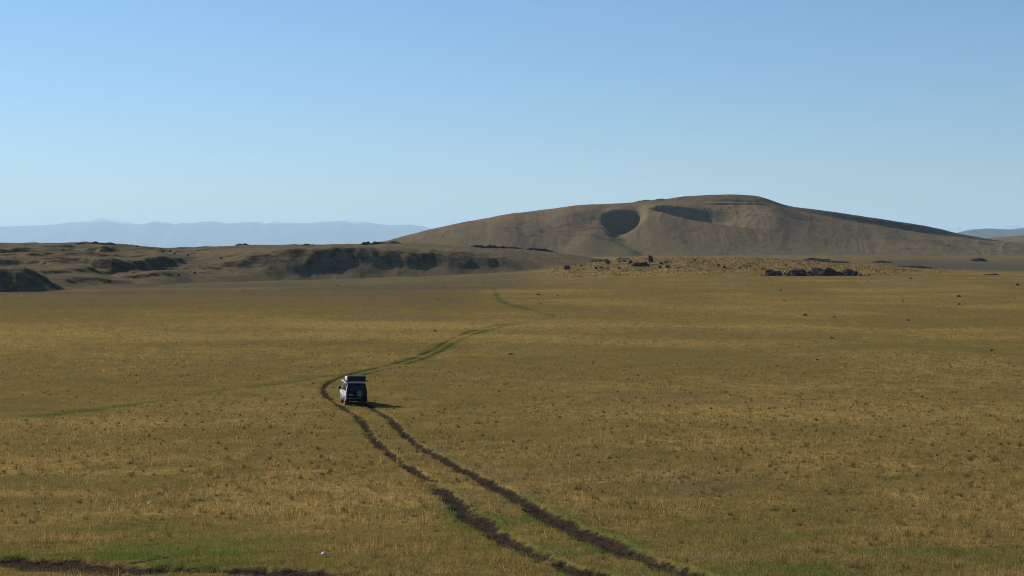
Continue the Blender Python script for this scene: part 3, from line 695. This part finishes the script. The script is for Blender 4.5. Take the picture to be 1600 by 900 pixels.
# ------------------------------------------------------------------ dark rock banks (low ragged outcrops)
def bank(pts, field_, hgt, wid, label, seed):
    P3 = []
    for px, py in pts:
        P3.append(np.array(on_field(field_, px, py) if field_ else gpt(px, py)))
    P3 = np.array(P3); seg = np.linalg.norm(np.diff(P3[:, :2], axis=0), axis=1); s = np.concatenate([[0], np.cumsum(seg)])
    n = int(max(14, s[-1] / (wid * .28))); ss = np.linspace(0, s[-1], n); c = np.stack([np.interp(ss, s, P3[:, k]) for k in range(3)], -1)
    m = 9; V = []
    r = np.random.default_rng(seed)
    tpr = np.minimum(1, np.minimum(np.arange(n), n - 1 - np.arange(n)) / (n * .12) + .15)
    hh = hgt * tpr * (.75 + .55 * fbm(ss / (wid * .9), ss * 0, seed, 3) + r.uniform(-.18, .18, n))
    off = wid * .3 * fbm(ss / (wid * 2), ss * 0 + 9, seed + 1, 2)
    for i in range(n):
        for j in range(m):
            t = j / (m - 1); yy = (t - .5) * 2 * wid * .5 * (.6 + .4 * tpr[i]) + off[i] + r.normal(0, wid * .04)
            prof = max(0, math.sin(math.pi * t)) ** .45
            V.append((c[i, 0] + r.normal(0, wid * .05), c[i, 1] + yy, c[i, 2] - .5 + prof * hh[i] * r.uniform(.8, 1.15) + (.0)))
    o = mesh_np('rock_outcrop', V, grid_faces(n, m)[:, ::-1], M_rock, False)
    return tag(o, label, 'outcrop', 'dark rock outcrops')
bank([(563,382.5),(590,381),(612,380.5),(630,381)], RID, 2.6, 7, 'dark ragged rock outcrop on the skyline of the left ridge', 1)
bank([(730,386),(760,387),(800,387.5),(840,389),(878,392)], RID, 2.4, 8, 'long dark rock outcrop crossing the plateau below the left foot of the hill', 2)
bank([(368,383.5),(380,382.5),(394,382.5)], RID, 1.9, 6, 'short dark outcrop on the ridge skyline, left of centre', 3)
bank([(474,383.5),(485,382.5),(495,383)], RID, 1.4, 6, 'faint low outcrop on the ridge skyline near its middle', 4)
bank([(120,381),(150,380.5),(183,382)], RID, 1.8, 8, 'dark rocky lip on the highest part of the left ridge', 5)
def farpt(px, py, Y): return ((px - 800) / K * Y, Y)
def bank_at(pts, Y, hgt, wid, label, seed):
    P3 = [gxy(*farpt(px, 0, Y + dy)) for px, dy in pts]
    global gpt
    keep = gpt; it = iter(P3)
    gpt = lambda px, py: next(it)
    o = bank([(0, 0)] * len(P3), None, hgt, wid, label, seed); gpt = keep; return o
bank_at([(905,0),(940,-20),(980,-40),(1012,-60)], 1180, 4.0, 14, 'long dark rock bank behind the left part of the rocky rise', 6)
bank_at([(1205,0),(1235,-5),(1280,10),(1325,30)], 1120, 3.0, 30, 'broad dark rock field behind the long boulder pile', 7)
bank_at([(1252,0),(1275,0),(1300,10)], 1500, 2.5, 14, 'thin dark outcrop above the broad rock field', 8)
bank_at([(1362,0),(1380,0),(1398,0)], 1250, 2.0, 12, 'short dark outcrop right of the broad rock field', 9)
bank_at([(1406,0),(1430,-20),(1460,-10)], 1020, 2.0, 22, 'flat dark outcrop at the edge of the golden rise on the right', 10)
bank_at([(1518,0),(1530,0),(1541,0)], 1480, 4.5, 14, 'small dark outcrop alone on the right flats below the hill', 11)
bank_at([(1536,0),(1548,0),(1561,0)], 745, 1.1, 9, 'low brown outcrop at the right far edge of the plain', 12)

# ------------------------------------------------------------------ the off-road vehicle
def pm(name, col, rough=.5, metal=0.0, spec=.5, dirt=None, coat=0.0):
    b = NB(name); c = col
    if dirt is not None:
        n1 = b.noise(3.5, 5, .65); n2 = b.noise(14, 4, .6)
        z = b.n('SeparateXYZ', {0: b.obj()}).outputs[2]
        f = b.ramp(b.math('ADD', z, b.math('MULTIPLY', b.math('SUBTRACT', n1, .5), 1.1)), dirt, dirt - .55, 0, .85)
        c = b.mix(f, col, b.mix(n2, (.11, .085, .055), (.19, .15, .10)))
    return b.pbr(c, rough, metal, spec=spec, **({'Coat Weight': coat} if coat else {}))
MW = pm('white_paint', (.46, .47, .49), .4, dirt=.95, coat=.3)
MDK = pm('dark_rear_panel', (.012, .013, .017), .7, dirt=.15, spec=.1)  # near-black colour over the whole rear end
MGL = pm('dark_glass', (.006, .007, .010), .2, spec=.3)
MTY = pm('tyre_rubber', (.016, .016, .016), .9, dirt=.4)
MRM = pm('steel_rim', (.42, .42, .43), .45, .8)
MRED = pm('red_lens', (.17, .008, .010), .25)
MPL = pm('number_plate', (.62, .62, .60), .5)
MBK = pm('black_plastic', (.018, .018, .019), .7)
MCL = pm('charcoal_canvas', (.030, .034, .048), .9, spec=.1)
MPALE = pm('pale_sunlit_canvas', (.56, .53, .47), .85, spec=.1)  # light canvas with sunlight put into its colour
MALU = pm('bare_aluminium', (.62, .60, .55), .4, .7)
MLAMP = pm('lamp_glass', (.70, .72, .74), .15)

def mobj(name, bm, mat, parent, bevel=0.0, smooth=False):
    if bevel:
        es = [e for e in bm.edges if len(e.link_faces) == 2 and e.calc_face_angle(0) > .5]
        bmesh.ops.bevel(bm, geom=es, offset=bevel, segments=2, affect='EDGES', profile=.5)
    bmesh.ops.recalc_face_normals(bm, faces=bm.faces)
    me = bpy.data.meshes.new(name); bm.to_mesh(me); bm.free()
    for p in me.polygons: p.use_smooth = smooth
    me.materials.append(mat); o = bpy.data.objects.new(name, me); C.objects.link(o); o.parent = parent; return o
def box(bm, x0, x1, y0, y1, z0, z1):
    bmesh.ops.create_cube(bm, size=1, matrix=Matrix.Translation(((x0 + x1) / 2, (y0 + y1) / 2, (z0 + z1) / 2)) @ Matrix.Diagonal((x1 - x0, y1 - y0, z1 - z0, 1)))
    return bm
def prism(bm, poly, wfun):    # side profile in (y, z), pulled out to +-wfun(y, z)
    a = [bm.verts.new((-wfun(*p), p[0], p[1])) for p in poly]; c = [bm.verts.new((wfun(*p), p[0], p[1])) for p in poly]
    n = len(poly)
    for i in range(n): bm.faces.new((a[i], a[(i + 1) % n], c[(i + 1) % n], c[i]))
    bm.faces.new(a[::-1]); bm.faces.new(c); return bm
def panel(bm, quad, t):       # a plate of thickness t on four or more outward-wound corners
    q = [Vector(v) for v in quad]; nrm = (q[1] - q[0]).cross(q[2] - q[0]).normalized()
    a = [bm.verts.new(v + nrm * t) for v in q]; c = [bm.verts.new(v - nrm * .03) for v in q]; n = len(q)
    bm.faces.new(a); bm.faces.new(c[::-1])
    for i in range(n): bm.faces.new((a[i], c[i], c[(i + 1) % n], a[(i + 1) % n]))
    return bm
def cyl(bm, p, axis, rad_, ln, seg=28, r2=None):
    q = Vector(axis).to_track_quat('Z', 'Y').to_matrix().to_4x4()
    bmesh.ops.create_cone(bm, cap_ends=True, segments=seg, radius1=rad_, radius2=rad_ if r2 is None else r2, depth=ln, matrix=Matrix.Translation(p) @ q); return bm
def tube(bm, a, c, rad_, seg=10):
    a, c = Vector(a), Vector(c); return cyl(bm, (a + c) / 2, c - a, rad_, (c - a).length, seg)

car = bpy.data.objects.new('off_road_vehicle', None); C.objects.link(car)
tag(car, 'muddy white off-road vehicle with loaded roof and rear spare wheel driving along the grassy track', 'off-road vehicle')
# origin: on the ground, middle of the rear face; +y forward. Length 4.75, wheelbase 2.78
YR, YF, WR = .95, 3.73, .42
def arch(yc, z0, rad_, n=9):
    a0 = math.asin(min(1, (z0 - .42) / rad_)) if z0 > .42 else 0
    return [(yc + rad_ * math.cos(t), .42 + rad_ * math.sin(t)) for t in np.linspace(math.pi - a0, a0, n)]
BELT, ROOF = 1.20, 1.97
low = [(.06, .52), (.04, .62)]
poly = [(.10, .50)] + arch(YR, .50, .50) + arch(YF, .50, .50) + [(4.62, .50), (4.70, .72), (4.66, 1.02), (4.50, 1.12), (3.45, BELT), (.03, BELT), (.02, .72)]
def wlow(y, z): return .92 - .05 * max(0, (y - 3.9) / .8) - .03 * max(0, (.7 - z) / .3) - .01 * max(0, (z - 1.0) / .2)
bm = prism(bmesh.new(), poly, wlow)
def wcab(y, z): return .905 - .16 * (z - BELT) / (ROOF - BELT)
cab = [(.03, BELT - .02), (3.45, BELT - .02), (2.72, ROOF - .03), (2.45, ROOF), (.35, ROOF), (.22, ROOF - .03)]
prism(bm, cab, wcab)
mobj('body', bm, MW, car, .022)
# glass
def on_side(sgn, pts, t=.006):
    q = [(sgn * wcab(y, z), y, z) for y, z in pts]
    return panel(bmesh.new(), q if sgn > 0 else q[::-1], t)
for sgn in (-1, 1):
    for pts in ([(.42, 1.26), (1.22, 1.26), (1.22, 1.84), (.52, 1.84)], [(1.30, 1.26), (2.08, 1.26), (2.08, 1.84), (1.30, 1.84)], [(2.16, 1.26), (3.16, 1.26), (2.66, 1.84), (2.16, 1.84)]):
        mobj('side_window', on_side(sgn, pts), MGL, car)
n_ = .74
mobj('windscreen', panel(bmesh.new(), [(.80, 3.36, 1.27), (-.80, 3.36, 1.27), (-.70, 2.79, 1.88), (.70, 2.79, 1.88)], .01), MGL, car)
# dark rear end: tailgate with glass, spare wheel, plate, lamps
def yrear(z): return .03 + .19 * (z - BELT) / (ROOF - .03 - BELT) if z > BELT else .02
bm = panel(bmesh.new(), [(-.885, .018, .60), (.885, .018, .60), (.915, .018, 1.20), (-.915, .018, 1.20)], .016)
panel(bm, [(-.900, yrear(1.20), 1.20), (.900, yrear(1.20), 1.20), (.765, yrear(1.945), 1.945), (-.765, yrear(1.945), 1.945)], .014)
tg = mobj('tailgate', bm, MDK, car)
mobj('rear_window', panel(bmesh.new(), [(-.70, yrear(1.27), 1.27), (.70, yrear(1.27), 1.27), (.62, yrear(1.80), 1.80), (-.62, yrear(1.80), 1.80)], .024), MGL, tg)
mobj('handle', box(bmesh.new(), -.62, -.44, -.03, .02, 1.08, 1.12), MBK, tg)
sp = mobj('spare_wheel', cyl(bmesh.new(), (.22, -.10, 1.10), (0, 1, 0), .38, .22, 32), MTY, tg, .04)
mobj('wheel_cover', cyl(bmesh.new(), (.22, -.22, 1.10), (0, 1, 0), .25, .03, 32), pm('grey_cover', (.125, .135, .15), .6, spec=.2), sp, .01)
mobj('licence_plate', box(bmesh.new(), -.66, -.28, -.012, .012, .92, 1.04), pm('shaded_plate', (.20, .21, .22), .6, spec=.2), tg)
for sgn in (-1, 1):
    mobj('tail_light', panel(bmesh.new(), [(sgn * .80 - .07, .0, .86), (sgn * .80 + .07, .0, .86), (sgn * .80 + .055, .004, 1.16), (sgn * .80 - .055, .004, 1.16)], .02), MRED, car)
    mobj('mud_flap', box(bmesh.new(), sgn * .76 - .15, sgn * .76 + .15, .43, .45, .20, .56), MBK, car)
    mobj('side_step', box(bmesh.new(), min(sgn * .86, sgn * 1.0), max(sgn * .86, sgn * 1.0), 1.55, 3.15, .40, .46), MBK, car, .012)
    mir = mobj('side_mirror', box(bmesh.new(), min(sgn * .98, sgn * 1.20), max(sgn * .98, sgn * 1.20), 2.98, 3.10, 1.26, 1.48), MBK, car, .03)
    mobj('mirror_arm', tube(bmesh.new(), (sgn * .88, 3.04, 1.24), (sgn * 1.02, 3.04, 1.34), .025), MBK, mir)
    mobj('headlight', box(bmesh.new(), sgn * .68 - .15, sgn * .68 + .15, 4.62, 4.70, .80, 1.0), MLAMP, car, .02)
    for yc in (1.55, 2.45):
        mobj('door_handle', box(bmesh.new(), min(sgn * .90, sgn * .945), max(sgn * .90, sgn * .945), yc, yc + .18, 1.08, 1.11), MBK, car)
    for yc in (YR, YF):
        bm = bmesh.new(); pr = arch(yc, .50, .50, 14); po = [(yc + (p[0] - yc) * 1.14, .42 + (p[1] - .42) * 1.14) for p in pr]
        for k in range(len(pr) - 1):
            quad = [(pr[k], .955), (pr[k + 1], .955), (po[k + 1], .925), (po[k], .925)]
            v = [bm.verts.new((sgn * xx, p[0], p[1])) for p, xx in quad] + [bm.verts.new((sgn * .84, p[0], p[1])) for p, xx in quad]
            for fidx in ((0, 1, 2, 3), (7, 6, 5, 4), (0, 4, 5, 1), (3, 2, 6, 7), (1, 5, 6, 2), (0, 3, 7, 4)): bm.faces.new([v[j] for j in fidx])
        mobj('fender_flare', bm, MW, car)
        wh = bpy.data.objects.new('wheel', None); C.objects.link(wh); wh.parent = car; wh.location = (sgn * .80, yc, WR)
        bm = bmesh.new(); prof = [(-.135, .27), (-.135, .38), (-.10, .415), (.10, .415), (.135, .38), (.135, .27)]
        seg = 36; ring = [[bm.verts.new((px_w, rw * math.cos(2 * math.pi * k / seg), rw * math.sin(2 * math.pi * k / seg))) for k in range(seg)] for px_w, rw in prof]
        for a, c in zip(ring, ring[1:] + ring[:1]):
            for k in range(seg): bm.faces.new((a[k], a[(k + 1) % seg], c[(k + 1) % seg], c[k]))
        mobj('tyre', bm, MTY, wh, smooth=False)
        bm = cyl(bmesh.new(), (0, 0, 0), (1, 0, 0), .27, .20, 28); cyl(bm, (sgn * .10, 0, 0), (1, 0, 0), .07, .05, 14)
        for k in range(6):
            a = k * math.pi / 3; tube(bm, (sgn * .105, .06 * math.cos(a), .06 * math.sin(a)), (sgn * .10, .25 * math.cos(a), .25 * math.sin(a)), .03, 6)
        mobj('rim', bm, MRM, wh)
rb = mobj('rear_bumper', box(bmesh.new(), -.90, .90, -.12, .12, .46, .70), MDK, car, .03)
mobj('bumper_highlight', box(bmesh.new(), -.72, .42, -.125, -.02, .702, .715), MALU, rb)  # thin pale strip added for the highlight along the bumper
mobj('front_bumper', box(bmesh.new(), -.90, .90, 4.60, 4.82, .42, .68), MBK, car, .04)
mobj('grille', box(bmesh.new(), -.48, .48, 4.66, 4.715, .76, 1.0), MBK, car, .01)
bm = box(bmesh.new(), -.72, .72, .4, 4.4, .40, .52); tube(bm, (-.8, YR, WR), (.8, YR, WR), .06); tube(bm, (-.8, YF, WR), (.8, YF, WR), .06)
mobj('chassis', bm, MBK, car)
# roof rack with a folded tent
bm = bmesh.new()
for sgn in (-1, 1):
    tube(bm, (sgn * .70, .32, 2.06), (sgn * .70, 2.55, 2.06), .022)
    for yc in (.45, 1.1, 1.8, 2.4): tube(bm, (sgn * .68, yc, ROOF - .02), (sgn * .70, yc, 2.06), .018)
for yc in (.32, .9, 1.5, 2.0, 2.55): tube(bm, (-.70, yc, 2.06), (.70, yc, 2.06), .02)
rk = mobj('roof_rack', bm, MBK, car)
mobj('rack_rail', box(bmesh.new(), -.70, .78, .27, .31, 2.015, 2.06), MALU, rk)
tent = mobj('roof_tent', box(bmesh.new(), -.72, .82, .42, 1.86, 2.15, 2.56), MCL, car, .06)
mobj('tent_base', box(bmesh.new(), -1.02, 1.06, .38, 1.90, 2.09, 2.145), pm('tent_base_board', (.10, .095, .085), .7), tent, .008)
mobj('tent_lit_end', box(bmesh.new(), -.84, -.725, .48, 1.55, 2.20, 2.50), MPALE, tent, .05)  # pale slab: sunlit left end of the tent, light put into the colour
mobj('base_lit_edge', box(bmesh.new(), -1.09, -1.022, .36, 1.92, 2.08, 2.155), MPALE, tent, .01)  # pale strip: sunlit left edge of the base board, put into the colour
for yc in (.75, 1.45):
    bm = box(bmesh.new(), -.735, .835, yc, yc + .05, 2.562, 2.568); box(bm, .822, .83, yc, yc + .05, 2.16, 2.564); mobj('strap', bm, MBK, tent)
bm = bmesh.new(); tube(bm, (.96, 3.35, 1.16), (.86, 2.74, 1.98), .03); box(bm, .83, .93, 2.68, 2.80, 1.97, 2.08); tube(bm, (.93, 3.5, 1.12), (.96, 3.35, 1.16), .03)
mobj('snorkel', bm, MBK, car)
# put it on the track, resting on all four wheels
cx, cy = (557 - 800) / K * 122.5, 122.5; yaw = R(14.0)
def wz(lx, ly):
    x = cx + lx * math.cos(yaw) - ly * math.sin(yaw); y = cy + lx * math.sin(yaw) + ly * math.cos(yaw)
    return gxy(x, y)[2]
zrl, zrr, zfl, zfr = wz(-.8, YR), wz(.8, YR), wz(-.8, YF), wz(.8, YF)
pitch = math.atan2((zfl + zfr - zrl - zrr) / 2, YF - YR); roll = math.atan2((zrl + zfl - zrr - zfr) / 2, 1.6)
car.rotation_mode = 'XYZ'
car.matrix_world = Matrix.Translation((cx, cy, (zrl + zrr) / 2 - math.sin(pitch) * YR - .015)) @ Matrix.Rotation(yaw, 4, 'Z') @ Matrix.Rotation(pitch, 4, 'X') @ Matrix.Rotation(roll, 4, 'Y')

# ------------------------------------------------------------------ a scrap of white rubbish in the grass
bm = bmesh.new(); bmesh.ops.create_icosphere(bm, subdivisions=3, radius=1)
for v in bm.verts:
    a = float(fbm(np.array([v.co.x * 2.3]), np.array([v.co.y * 2.3 + v.co.z]), 401, 3)[0]); v.co *= 1 + .55 * a
    v.co = Vector((v.co.x * .09, v.co.y * .07, max(v.co.z, -.3) * .045))
me = bpy.data.meshes.new('crumpled_bag'); bm.to_mesh(me); bm.free(); me.materials.append(pm('white_film', (.50, .50, .49), .6))
o = bpy.data.objects.new('crumpled_bag', me); C.objects.link(o); L = gpt(507, 869); o.location = (L[0], L[1], L[2] + .07); o.rotation_euler = (0, 0, .5)
tag(o, 'small white crumpled scrap lying in the grass near the bottom edge', 'litter')
